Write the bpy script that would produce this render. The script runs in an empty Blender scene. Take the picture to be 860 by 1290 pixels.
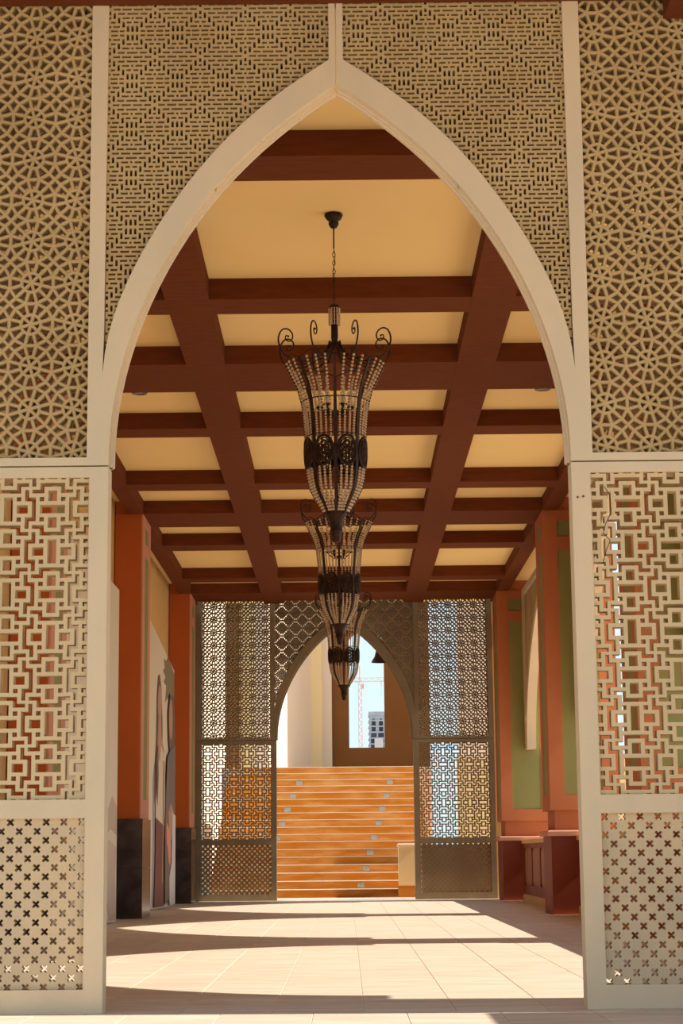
import bpy, bmesh, math, random
import numpy as np
from mathutils import Vector, Matrix
from mathutils.geometry import tessellate_polygon
random.seed(7)
S = bpy.context.scene
COL = S.collection
PI = math.pi
# ------------------------------------------------------------------ camera
F_PX = 2454.5
cam = bpy.data.cameras.new('camera')
cam.sensor_fit = 'VERTICAL'; cam.sensor_height = 36.0
cam.lens = 36.0 * F_PX / 1290.0
cam.clip_end = 2000
co = bpy.data.objects.new('camera', cam); COL.objects.link(co)
pitch, roll, yaw = 0.1745912, 0.0096031, -0.0011152
co.matrix_world = (Matrix.Translation((0.0243, 0, 1.0)) @ Matrix.Rotation(-yaw, 4, 'Z')
                   @ Matrix.Rotation(PI / 2 + pitch, 4, 'X') @ Matrix.Rotation(-roll, 4, 'Z'))
S.camera = co
# ------------------------------------------------------------------ light
S.view_settings.view_transform = 'Standard'
S.view_settings.look = 'None'
S.view_settings.gamma = 1.0
S.view_settings.use_curve_mapping = False
S.view_settings.exposure = 0.16
SUN_E, SKY_E = 6.9, 1.1
sl = bpy.data.lights.new('sun', 'SUN'); sl.energy = SUN_E; sl.angle = math.radians(0.53); sl.color = (1.0, 0.91, 0.79)
so = bpy.data.objects.new('sun', sl); COL.objects.link(so)
sund = Vector((1.0, -0.04, 0.846)).normalized()
so.rotation_euler = sund.to_track_quat('Z', 'Y').to_euler()
so.location = (30, 0, 40)
W = bpy.data.worlds.new('sky'); S.world = W; W.use_nodes = True
nt = W.node_tree; nt.nodes.clear()
tc = nt.nodes.new('ShaderNodeTexCoord'); sx = nt.nodes.new('ShaderNodeSeparateXYZ')
rp = nt.nodes.new('ShaderNodeValToRGB'); bg = nt.nodes.new('ShaderNodeBackground'); wo = nt.nodes.new('ShaderNodeOutputWorld')
rp.color_ramp.elements[0].position = 0.0; rp.color_ramp.elements[0].color = (0.67, 0.82, 0.86, 1)
rp.color_ramp.elements[1].position = 1.0; rp.color_ramp.elements[1].color = (0.36, 0.52, 0.85, 1)
e = rp.color_ramp.elements.new(0.18); e.color = (0.62, 0.80, 0.88, 1)
nt.links.new(tc.outputs['Generated'], sx.inputs[0]); nt.links.new(sx.outputs['Z'], rp.inputs[0])
nt.links.new(rp.outputs[0], bg.inputs[0]); nt.links.new(bg.outputs[0], wo.inputs[0]); bg.inputs[1].default_value = SKY_E

# ------------------------------------------------------------------ materials
def mat(name, c1, c2=None, scale=3.0, rough=0.75, stretch=(1, 1, 1), bump=0.0, bscale=60.0, metal=0.0, detail=6,
        lo=0.35, hi=0.65, per_obj=0.0, trans=0.0, spec=0.3):
    m = bpy.data.materials.new(name); m.use_nodes = True
    n = m.node_tree.nodes; L = m.node_tree.links
    b = n['Principled BSDF']
    b.inputs['Roughness'].default_value = rough; b.inputs['Metallic'].default_value = metal
    b.inputs['Specular IOR Level'].default_value = spec
    if trans: b.inputs['Transmission Weight'].default_value = trans
    t = n.new('ShaderNodeTexCoord'); mp = n.new('ShaderNodeMapping'); mp.inputs['Scale'].default_value = stretch
    if per_obj:
        oi = n.new('ShaderNodeObjectInfo'); va = n.new('ShaderNodeVectorMath'); va.operation = 'MULTIPLY_ADD'
        va.inputs[1].default_value = (1, 1, 1)
        cb = n.new('ShaderNodeCombineXYZ'); mu = n.new('ShaderNodeMath'); mu.operation = 'MULTIPLY'; mu.inputs[1].default_value = 40
        L.new(oi.outputs['Random'], mu.inputs[0]); L.new(mu.outputs[0], cb.inputs[0]); L.new(mu.outputs[0], cb.inputs[1])
        L.new(t.outputs['Object'], va.inputs[0]); L.new(cb.outputs[0], va.inputs[2]); L.new(va.outputs[0], mp.inputs[0])
    else:
        L.new(t.outputs['Object'], mp.inputs[0])
    if c2 is not None:
        no = n.new('ShaderNodeTexNoise'); no.inputs['Scale'].default_value = scale; no.inputs['Detail'].default_value = detail
        L.new(mp.outputs[0], no.inputs['Vector'])
        r = n.new('ShaderNodeValToRGB')
        r.color_ramp.elements[0].position = lo; r.color_ramp.elements[0].color = (*c1, 1)
        r.color_ramp.elements[1].position = hi; r.color_ramp.elements[1].color = (*c2, 1)
        L.new(no.outputs[0], r.inputs[0])
        if per_obj:
            hs = n.new('ShaderNodeHueSaturation'); mr = n.new('ShaderNodeMapRange')
            mr.inputs['To Min'].default_value = 1 - per_obj; mr.inputs['To Max'].default_value = 1 + per_obj
            L.new(oi.outputs['Random'], mr.inputs[0]); L.new(mr.outputs[0], hs.inputs['Value'])
            L.new(r.outputs[0], hs.inputs['Color']); L.new(hs.outputs[0], b.inputs['Base Color'])
        else:
            L.new(r.outputs[0], b.inputs['Base Color'])
    else:
        b.inputs['Base Color'].default_value = (*c1, 1)
    if bump:
        n2 = n.new('ShaderNodeTexNoise'); n2.inputs['Scale'].default_value = bscale; n2.inputs['Detail'].default_value = 4
        L.new(mp.outputs[0], n2.inputs['Vector'])
        bp = n.new('ShaderNodeBump'); bp.inputs['Strength'].default_value = bump; bp.inputs['Distance'].default_value = 0.01
        L.new(n2.outputs[0], bp.inputs['Height']); L.new(bp.outputs[0], b.inputs['Normal'])
    return m
M = {}
M['frame'] = mat('cast_stone_frame', (0.66, 0.53, 0.36), (0.73, 0.57, 0.375), 2.2, 0.85, (1, 1, .5), 0.25, 90)
M['lattice'] = mat('cast_stone_lattice', (0.46, 0.315, 0.145), (0.55, 0.39, 0.19), 1.5, 0.85, bump=0.15)
M['lattice_light'] = mat('cast_stone_pale_lattice', (0.61, 0.455, 0.25), (0.69, 0.52, 0.30), 1.5, 0.85, bump=0.15)
M['crosspanel'] = mat('cast_stone_cross_panel', (0.58, 0.45, 0.29), (0.67, 0.50, 0.30), 3, 0.85, bump=0.15)
M['tile'] = mat('sandstone_tile', (0.60, 0.48, 0.37), (0.71, 0.60, 0.48), 1.3, 0.55, (1, 5, 1), 0.05, 50, per_obj=0.025)
M['grout'] = mat('pale_grout', (0.74, 0.64, 0.52), (0.70, 0.60, 0.48), 4, 0.9)
M['cream'] = mat('cream_plaster', (0.90, 0.64, 0.27), (0.92, 0.67, 0.30), 0.7, 0.9, bump=0.05)
M['beam'] = mat('oxblood_beam', (0.132, 0.035, 0.010), (0.158, 0.043, 0.014), 3, 0.8, (1, 6, 6), 0.1, 60, spec=0.08)
M['terra'] = mat('terracotta_paint', (0.46, 0.105, 0.018), (0.50, 0.120, 0.024), 1.0, 0.8, bump=0.1)
M['terra_right'] = mat('sunlit_terracotta_paint', (0.47, 0.145, 0.055), (0.52, 0.17, 0.07), 1.0, 0.85, bump=0.05)  # pinker copy of the terracotta; the sunlit tint is put into the colour
M['pink'] = mat('pink_plaster', (0.62, 0.27, 0.16), (0.67, 0.31, 0.19), 1.0, 0.85, bump=0.05)
M['green'] = mat('sage_green_panel', (0.265, 0.255, 0.085), (0.295, 0.28, 0.10), 1.0, 0.85, bump=0.05)
M['tan'] = mat('ochre_wall', (0.68, 0.42, 0.155), (0.72, 0.45, 0.175), 1.2, 0.9, bump=0.1)
M['redbase'] = mat('red_brown_base', (0.25, 0.047, 0.018), (0.29, 0.06, 0.024), 1.4, 0.6, bump=0.05)
M['wood'] = mat('stained_panel', (0.36, 0.12, 0.035), (0.42, 0.15, 0.045), 2, 0.55, (4, 4, .6))
M['marble'] = mat('dark_brown_marble', (0.045, 0.030, 0.026), (0.11, 0.078, 0.068), 2.5, 0.22, bump=0, spec=0.5, detail=10)
M['iron'] = mat('wrought_iron', (0.030, 0.014, 0.008), (0.05, 0.025, 0.014), 20, 0.5, metal=0.4)
M['crystal'] = mat('smoky_glass_beads', (0.74, 0.54, 0.34), None, rough=0.15, trans=0.15, spec=0.7)
M['candle'] = mat('ivory_candle_sleeve', (0.75, 0.62, 0.42), None, rough=0.5)
M['step'] = mat('orange_stair_stone', (0.54, 0.175, 0.018), (0.68, 0.33, 0.10), 1.1, 0.7, (1, 1, 5), 0.1, 40, lo=.42, hi=.75, spec=.1)
M['nosing'] = mat('pale_nosing', (0.80, 0.66, 0.50), (0.85, 0.74, 0.6), 5, 0.6)
M['grey'] = mat('grey_glass_lens', (0.32, 0.32, 0.28), (0.40, 0.40, 0.34), 8, 0.4)
M['wall_cream'] = mat('cream_outside_wall', (0.86, 0.68, 0.50), (0.88, 0.70, 0.52), 0.6, 0.9)
M['wall_yellow'] = mat('yellow_outside_wall', (0.90, 0.66, 0.33), (0.92, 0.69, 0.36), 0.6, 0.9)
M['wall_brown'] = mat('brown_outside_wall', (0.22, 0.085, 0.020), (0.25, 0.10, 0.026), 0.6, 0.9)
M['sand'] = mat('sandy_ground', (0.62, 0.48, 0.34), (0.70, 0.56, 0.40), 0.4, 0.95)
M['concrete'] = mat('bare_concrete', (0.34, 0.37, 0.42), (0.42, 0.45, 0.50), 0.3, 0.9)
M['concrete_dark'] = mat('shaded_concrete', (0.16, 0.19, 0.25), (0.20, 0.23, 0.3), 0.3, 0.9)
M['crane'] = mat('crane_paint', (0.60, 0.38, 0.33), None, rough=0.7)
M['wall_panel'] = mat('pale_infill_panel', (0.55, 0.52, 0.54), (0.60, 0.57, 0.58), 0.2, 0.9)
M['spot'] = mat('spot_housing', (0.16, 0.13, 0.11), None, rough=0.4, metal=0.6)
M['dark_stone'] = mat('far_screen_dark_stone', (0.24, 0.185, 0.115), (0.29, 0.225, 0.14), 2.0, 0.85)  # darker stone colour for all parts of the far screen
M['wire'] = mat('black_wire', (0.03, 0.03, 0.02), None, rough=0.5)
def flat(name, c):
    if name not in M: M[name] = mat(name, c, None, rough=0.6)
    return M[name]

# ------------------------------------------------------------------ mesh helpers
class MB:
    def __init__(s): s.v = []; s.f = []
    def add(s, vs, fs):
        o = len(s.v); s.v += [tuple(v) for v in vs]; s.f += [tuple(i + o for i in f) for f in fs]; return s
    def box(s, x0, x1, y0, y1, z0, z1):
        vs = [(x, y, z) for z in (z0, z1) for y in (y0, y1) for x in (x0, x1)]
        return s.add(vs, [(0, 2, 3, 1), (4, 5, 7, 6), (0, 1, 5, 4), (2, 6, 7, 3), (0, 4, 6, 2), (1, 3, 7, 5)])
    def chamfer_box(s, x0, x1, y0, y1, z0, z1, c):
        # box with bevelled top edges
        s.box(x0, x1, y0, y1, z0, z1 - c)
        b = [(x0, y0, z1 - c), (x1, y0, z1 - c), (x1, y1, z1 - c), (x0, y1, z1 - c)]
        t = [(x0 + c, y0 + c, z1), (x1 - c, y0 + c, z1), (x1 - c, y1 - c, z1), (x0 + c, y1 - c, z1)]
        return s.add(b + t, [(4, 5, 6, 7)] + [(i, (i + 1) % 4, 4 + (i + 1) % 4, 4 + i) for i in range(4)])
    def tube(s, pts, r, n=6, closed=False):
        pts = [Vector(p) for p in pts]; N = len(pts); rings = []
        rs = r if isinstance(r, (list, tuple)) else [r] * N
        up = Vector((0, 0, 1)); prev = None
        for i, p in enumerate(pts):
            a = pts[(i - 1) % N] if (closed or i > 0) else p; b = pts[(i + 1) % N] if (closed or i < N - 1) else p
            t = (b - a).normalized()
            u = t.cross(up) if prev is None else prev - t * prev.dot(t)
            if u.length < 1e-4: u = t.cross(Vector((1, 0, 0)))
            u.normalize(); prev = u; w = t.cross(u)
            rings.append([p + (u * math.cos(2 * PI * k / n) + w * math.sin(2 * PI * k / n)) * rs[i] for k in range(n)])
        vs = [v for R in rings for v in R]; fs = []
        for i in range(N if closed else N - 1):
            j = (i + 1) % N
            for k in range(n): fs.append((i * n + k, i * n + (k + 1) % n, j * n + (k + 1) % n, j * n + k))
        if not closed: fs += [tuple(range(n))[::-1], tuple((N - 1) * n + k for k in range(n))]
        return s.add(vs, fs)
    def lathe(s, prof, n=16, a0=0, c=(0, 0)):
        vs = [(c[0] + r * math.cos(a0 + 2 * PI * k / n), c[1] + r * math.sin(a0 + 2 * PI * k / n), z) for r, z in prof for k in range(n)]
        fs = []
        for i in range(len(prof) - 1):
            for k in range(n): fs.append((i * n + k, i * n + (k + 1) % n, (i + 1) * n + (k + 1) % n, (i + 1) * n + k))
        return s.add(vs, fs)
    def ball(s, c, r, n=6, m=4, sz=1.0):
        c = Vector(c); vs = [c + Vector((0, 0, -r * sz))]; fs = []
        for j in range(1, m):
            a = -PI / 2 + PI * j / m
            for k in range(n):
                vs.append(c + Vector((r * math.cos(a) * math.cos(2 * PI * k / n), r * math.cos(a) * math.sin(2 * PI * k / n), r * sz * math.sin(a))))
        vs.append(c + Vector((0, 0, r * sz)))
        for k in range(n): fs.append((0, 1 + (k + 1) % n, 1 + k))
        for j in range(m - 2):
            for k in range(n): fs.append((1 + j * n + k, 1 + j * n + (k + 1) % n, 1 + (j + 1) * n + (k + 1) % n, 1 + (j + 1) * n + k))
        l = len(vs) - 1; b = 1 + (m - 2) * n
        for k in range(n): fs.append((b + k, b + (k + 1) % n, l))
        return s.add(vs, fs)
    def prism(s, outer, holes, y0, y1, axis='xz'):
        """flat polygon (with holes) given in (a, z), thickened from y0 to y1"""
        P = lambda a, z, y: (a, y, z) if axis == 'xz' else (y, a, z)
        loops = [outer] + list(holes)
        tris = tessellate_polygon([[Vector((a, z, 0)) for a, z in l] for l in loops])
        flatp = [p for l in loops for p in l]; n = len(flatp)
        vs = [P(a, z, y0) for a, z in flatp] + [P(a, z, y1) for a, z in flatp]; fs = []
        for t in tris: fs.append(tuple(t)); fs.append(tuple(i + n for i in t[::-1]))
        o = 0
        for l in loops:
            k = len(l)
            for i in range(k): fs.append((o + i, o + (i + 1) % k, n + o + (i + 1) % k, n + o + i))
            o += k
        return s.add(vs, fs)
    def mesh(s, name, material, smooth=False, fix=True):
        me = bpy.data.meshes.new(name); me.from_pydata([tuple(v) for v in s.v], [], s.f)
        if fix:
            bm = bmesh.new(); bm.from_mesh(me); bmesh.ops.recalc_face_normals(bm, faces=bm.faces); bm.to_mesh(me); bm.free()
        if smooth: me.polygons.foreach_set('use_smooth', [True] * len(me.polygons))
        me.materials.append(material); me.update(); return me
    def build(s, name, material, parent=None, smooth=False, **kw):
        return obj(name, s.mesh(name, material, smooth), parent, **kw)
def obj(name, me, parent=None, **kw):
    o = bpy.data.objects.new(name, me); COL.objects.link(o)
    if parent is not None: o.parent = parent
    for k, v in kw.items(): o[k] = v
    return o
def thing(name, label, cat, loc=(0, 0, 0), group=None):
    o = bpy.data.objects.new(name, None); COL.objects.link(o); o.location = loc; o.empty_display_size = 0.2
    o['label'] = label; o['category'] = cat
    if group: o['group'] = group
    return o
def copy_tree(o, loc, label, parent=None):
    c = o.copy(); COL.objects.link(c)
    if parent is None: c.location = loc; c['label'] = label
    else: c.parent = parent
    for ch in list(o.children): copy_tree(ch, None, None, c)
    return c

# ------------------------------------------------------------------ pierced plates
def clip(poly, ax, lim, keep_below):
    out = []; n = len(poly)
    for i in range(n):
        a = poly[i]; b = poly[(i + 1) % n]
        ia = (a[ax] <= lim + 1e-9) if keep_below else (a[ax] >= lim - 1e-9)
        ib = (b[ax] <= lim + 1e-9) if keep_below else (b[ax] >= lim - 1e-9)
        if ia: out.append(a)
        if ia != ib:
            t = (lim - a[ax]) / (b[ax] - a[ax]); out.append(tuple(a[k] + t * (b[k] - a[k]) for k in range(3)))
    return out
def tile_plate(cells, rect, keep=None):
    """cells: (template, dx, dz); template: convex polygons of (x, y, z)"""
    x0, x1, z0, z1 = rect; mb = MB()
    for T, dx, dz in cells:
        for p in T:
            q = [(a + dx, y, z + dz) for a, y, z in p]
            xs = [a[0] for a in q]; zs = [a[2] for a in q]
            if max(xs) <= x0 + 1e-7 or min(xs) >= x1 - 1e-7 or max(zs) <= z0 + 1e-7 or min(zs) >= z1 - 1e-7: continue
            if keep and not keep(sum(xs) / len(xs), sum(zs) / len(zs)): continue
            if min(xs) < x0: q = clip(q, 0, x0, False)
            if len(q) > 2 and max(xs) > x1: q = clip(q, 0, x1, True)
            if len(q) > 2 and min(zs) < z0: q = clip(q, 2, z0, False)
            if len(q) > 2 and max(zs) > z1: q = clip(q, 2, z1, True)
            if len(q) > 2: mb.add(q, [tuple(range(len(q)))])
    return mb
def ring_template(faces, w, t, ch):
    """faces: convex polygons in (x, z) of a planar net whose bars have width w, thickness t, chamfer ch"""
    def inset(p, d):
        n = len(p); out = []
        for i in range(n):
            a, b, c = Vector(p[i - 1]), Vector(p[i]), Vector(p[(i + 1) % n])
            e1 = (b - a).normalized(); e2 = (c - b).normalized()
            n1 = Vector((-e1.y, e1.x)); n2 = Vector((-e2.y, e2.x))
            m = n1 + n2; l = m.length
            m /= l; out.append(tuple(b + m * (d / max(0.25, m.dot(n1)))))
        return out
    T = []
    for f in faces:
        A = sum(f[i][0] * f[(i + 1) % len(f)][1] - f[(i + 1) % len(f)][0] * f[i][1] for i in range(len(f)))
        if A < 0: f = f[::-1]
        i1 = inset(f, w / 2 - ch); i2 = inset(f, w / 2); n = len(f)
        for k in range(n):
            j = (k + 1) % n
            T.append([(f[k][0], 0, f[k][1]), (f[j][0], 0, f[j][1]), (i1[j][0], 0, i1[j][1]), (i1[k][0], 0, i1[k][1])])
            T.append([(i1[k][0], 0, i1[k][1]), (i1[j][0], 0, i1[j][1]), (i2[j][0], ch * 1.3, i2[j][1]), (i2[k][0], ch * 1.3, i2[k][1])])
            T.append([(i2[k][0], ch * 1.3, i2[k][1]), (i2[j][0], ch * 1.3, i2[j][1]), (i2[j][0], t, i2[j][1]), (i2[k][0], t, i2[k][1])])
            T.append([(f[k][0], t, f[k][1]), (i2[k][0], t, i2[k][1]), (i2[j][0], t, i2[j][1]), (f[j][0], t, f[j][1])])
    return T
def rect_template(holes, W_, H_, t):
    """period W_ x H_ with rectangular holes (x0, x1, z0, z1), wrapped round the period"""
    hs = []
    for a, b, c, d in holes:
        for ox in (-W_, 0, W_):
            for oz in (-H_, 0, H_):
                x0, x1, z0, z1 = max(a + ox, 0), min(b + ox, W_), max(c + oz, 0), min(d + oz, H_)
                if x1 - x0 > 1e-6 and z1 - z0 > 1e-6: hs.append((x0, x1, z0, z1))
    r6 = lambda v: round(v, 6)
    X = sorted({0.0, r6(W_)} | {r6(h[0]) for h in hs} | {r6(h[1]) for h in hs}); Z = sorted({0.0, r6(H_)} | {r6(h[2]) for h in hs} | {r6(h[3]) for h in hs})
    nx, nz = len(X) - 1, len(Z) - 1
    g = np.ones((nx, nz), bool)
    for h in hs:
        i0, i1, j0, j1 = X.index(r6(h[0])), X.index(r6(h[1])), Z.index(r6(h[2])), Z.index(r6(h[3]))
        g[i0:i1, j0:j1] = False
    T = []; used = np.zeros_like(g)
    for j in range(nz):
        for i in range(nx):
            if g[i, j] and not used[i, j]:
                a = i
                while a < nx and g[a, j] and not used[a, j]: a += 1
                b = j + 1
                while b < nz and g[i:a, b].all() and not used[i:a, b].any(): b += 1
                used[i:a, j:b] = True
                x0, x1, z0, z1 = X[i], X[a], Z[j], Z[b]
                T.append([(x0, 0, z0), (x1, 0, z0), (x1, 0, z1), (x0, 0, z1)])
                T.append([(x0, t, z0), (x0, t, z1), (x1, t, z1), (x1, t, z0)])
    for i in range(nx):
        for j in range(nz):
            if not g[i, j]: continue
            if not g[(i + 1) % nx, j]: T.append([(X[i + 1], 0, Z[j]), (X[i + 1], t, Z[j]), (X[i + 1], t, Z[j + 1]), (X[i + 1], 0, Z[j + 1])])
            if not g[i - 1, j]: T.append([(X[i], 0, Z[j]), (X[i], 0, Z[j + 1]), (X[i], t, Z[j + 1]), (X[i], t, Z[j])])
            if not g[i, (j + 1) % nz]: T.append([(X[i], 0, Z[j + 1]), (X[i + 1], 0, Z[j + 1]), (X[i + 1], t, Z[j + 1]), (X[i], t, Z[j + 1])])
            if not g[i, j - 1]: T.append([(X[i], 0, Z[j]), (X[i], t, Z[j]), (X[i + 1], t, Z[j]), (X[i + 1], 0, Z[j])])
    return T
# star net
def star_template(P, t, w, chir):
    R = P / 2 / math.cos(PI / 12); ri = 0.235 * P
    ang = [PI / 12 + k * PI / 6 for k in range(12)]
    O = [(R * math.cos(a), R * math.sin(a)) for a in ang]; I = [(ri * math.cos(a), ri * math.sin(a)) for a in ang]
    F = []
    for k in range(12):
        j = (k + 1) % 12; F.append([O[k], O[j], I[j], I[k]])
    s = chir
    for k in range(6):
        a = (2 * k + s) % 12; F.append([(0, 0), I[a], I[(a + 1) % 12], I[(a + 2) % 12]])
    # quarter diamonds belonging to this cell's corners, cut at the tangent midpoints
    for q in range(4):
        c = math.cos(q * PI / 2); s_ = math.sin(q * PI / 2); rot = lambda p: (p[0] * c - p[1] * s_, p[0] * s_ + p[1] * c)
        C = (P / 2, P / 2)
        if q % 1 == 0:
            # kite to the right of the corner's lower arm, only drawn by one owner
            pass
    return F
STAR_T, STAR_W = 0.13, 0.0235
def star_cells(P, t, w, x0, z0, nx, nz):
    A = ring_template(star_template(P, t, w, 0), w, t, 0.0062); B = ring_template(star_template(P, t, w, 1), w, t, 0.0062)
    R = P / 2 / math.cos(PI / 12); d = R * math.cos(PI / 4); e_ = P / 2; g = R * math.sin(PI / 12)
    # four kites round a corner: corner (0,0); neighbours centres at (+-P/2,+-P/2)
    K = []
    for q in range(4):
        c = math.cos(q * PI / 2); s_ = math.sin(q * PI / 2); rot = lambda p: (p[0] * c - p[1] * s_, p[0] * s_ + p[1] * c)
        k = P / 2 - d
        K.append([rot((0, 0)), rot((k, -k)), rot((P / 2 - g, 0)), rot((k, k))])
    KT = ring_template(K, w, t, 0.0062)
    out = []
    for i in range(nx):
        for j in range(nz):
            out.append((A if (i + j) % 2 else B, x0 + i * P, z0 + j * P)); out.append((KT, x0 + (i + .5) * P, z0 + (j + .5) * P))
            if i == 0: out.append((KT, x0 - .5 * P, z0 + (j + .5) * P))
    return out
# brick-slot net: 10 columns x 11 rows
def brick_template(PX, PZ, t):
    cx, rz = PX / 10, PZ / 11; H = []
    hh, vw = 0.235, 0.265
    def hs(r, a, b): H.append(((a) * cx, (b) * cx, (r - hh) * rz, (r + hh) * rz))
    def vs(r, c, L=0.68): H.append(((c - vw) * cx, (c + vw) * cx, (r - L) * rz, (r + L) * rz))
    for r in (0, 2): [hs(r, a, b) for a, b in ((-3.2, -1.7), (-1.2, 1.2), (1.7, 3.2))]
    for a, b in ((-4.2, -2.7), (-2.25, -.25), (.25, 2.25), (2.7, 4.2)): hs(1, a, b)
    for r in (3, 10): [hs(r, a, b) for a, b in ((-2.25, -.7), (-.22, .22), (.7, 2.25), (4.7, 5.3))]
    for r in (4, 9): [hs(r, a, b) for a, b in ((-1.3, -.25), (.25, 1.3), (3.75, 4.75), (5.25, 6.25))]
    for r in (5, 8): [hs(r, a, b) for a, b in ((2.8, 4.3), (4.75, 5.25), (5.7, 7.2))]
    for r in (6, 7): [hs(r, a, b) for a, b in ((1.8, 2.8), (3.2, 4.75), (5.25, 6.8), (7.2, 8.2))]
    for r in (5.5, 7.5): [vs(r, c) for c in (-1, 0, 1)]
    for s in (-1, 1):
        for k, r in enumerate((4.5, 3.5, 2.5)): vs(r, s * (2 + k)); vs(13 - r, s * (2 + k))
    vs(0.15, 5, .42); vs(1.85, 5, .42)
    T = rect_template(H, PX, PZ, t)
    # rows count downwards from the top, so flip the period in z; the triple sits at column 0, row 6.5
    return [[(a, y, PZ - z) for a, y, z in p][::-1] for p in T]
def brick_cells(T, PX, PZ, xc, zc, rect):
    # xc: column 0; zc: height of row 6.5
    out = []; base_z = zc - (11 - 6.5) / 11 * PZ
    i0 = math.floor((rect[0] - xc) / PX) ; i1 = math.ceil((rect[1] - xc) / PX)
    j0 = math.floor((rect[2] - base_z) / PZ); j1 = math.ceil((rect[3] - base_z) / PZ)
    for i in range(i0, i1):
        for j in range(j0, j1): out.append((T, xc + i * PX, base_z + j * PZ))
    return out
# meander net: wide and tall cells on a checkerboard, pitch 12 units
def meander_template(px, pz, t):
    W0 = [(-3.4, 3.4, -1.2, 1.2)]
    for s in (-1, 1):
        a, b = sorted((2.3 * s, 5.3 * s)); W0.append((-1.2, 1.2, a, b))
        for q in (-1, 1): W0.append((2.9 * q - .62, 2.9 * q + .62, 2.88 * s - .62, 2.88 * s + .62))
        a, b = sorted((6.4 * s, 7.5 * s)); W0.append((-3.4, 3.4, a, b))
        a, b = sorted((4.5 * s, 6.5 * s))
        W0.append((-3.4, -2.25, a, b)); W0.append((2.25, 3.4, a, b))
        a, b = sorted((4.5 * s, 5.6 * s))
        W0.append((-5.55, -2.25, a, b)); W0.append((2.25, 5.55, a, b))
    H = []
    for (cx, cz, rot) in ((0, 0, 0), (12, 12, 0), (12, 0, 1), (0, 12, 1)):
        for a, b, c, d in W0:
            if rot: a, b, c, d = c, d, a, b
            H.append(((cx + a) * px, (cx + b) * px, (cz + c) * pz, (cz + d) * pz))
    return rect_template(H, 24 * px, 24 * pz, t)
# cross net
def cross_template(P, t):
    h = P / 2; L, w = 0.0262, 0.0088      # arm half length, half width, along the diagonals
    c45 = math.sqrt(.5); X = []
    raw = [(w, w), (L, w), (L + .004, 0), (L, -w), (w, -w), (w, -L), (0, -L - .004), (-w, -L), (-w, -w), (-L, -w), (-L - .004, 0), (-L, w), (-w, w), (-w, L), (0, L + .004), (w, L)]
    X = [((a - b) * c45, (a + b) * c45) for a, b in raw]
    D = [(h, 0), (0, h), (-h, 0), (0, -h)]
    tris = tessellate_polygon([[Vector((*p, 0)) for p in D], [Vector((*p, 0)) for p in X]]); allp = D + X; T = []
    for tr in tris:
        T.append([(allp[i][0], 0, allp[i][1]) for i in tr]); T.append([(allp[i][0], t, allp[i][1]) for i in tr[::-1]])
    n = len(X)
    for k in range(n):
        a, b = X[k], X[(k + 1) % n]; T.append([(a[0], 0, a[1]), (b[0], 0, b[1]), (b[0], t, b[1]), (a[0], t, a[1])])
    return T
def mirror(mb):
    m = MB(); m.v = [(-x, y, z) for x, y, z in mb.v]; m.f = [f[::-1] for f in mb.f]; return m

# ------------------------------------------------------------------ arch curves
IN = np.array([(1.584, 3.65), (1.582, 3.75), (1.56, 4.04), (1.497, 4.38), (1.401, 4.69), (1.254, 5.01), (1.086, 5.32), (.823, 5.68), (.628, 5.885), (.43, 6.07), (0, 6.395)])
EX = np.array([(1.632, 4.30), (1.602, 4.48), (1.55, 4.746), (1.44, 5.03), (1.256, 5.345), (1.05, 5.66), (.823, 5.955), (.43, 6.305), (.05, 6.576)])
def smooth_curve(P, n):
    s = np.r_[0, np.cumsum(np.hypot(*np.diff(P, axis=0).T))]; s /= s[-1]
    px, pz = np.polyfit(s, P[:, 0], 5), np.polyfit(s, P[:, 1], 5); u = np.linspace(0, 1, n)
    C = np.c_[np.polyval(px, u), np.polyval(pz, u)]; C[0] = P[0]; C[-1] = P[-1]; return [tuple(c) for c in C]
INC = smooth_curve(IN, 25); EXC = smooth_curve(EX, 22)
def in_x(z): return float(np.interp(z, [c[1] for c in INC], [c[0] for c in INC]))

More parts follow.
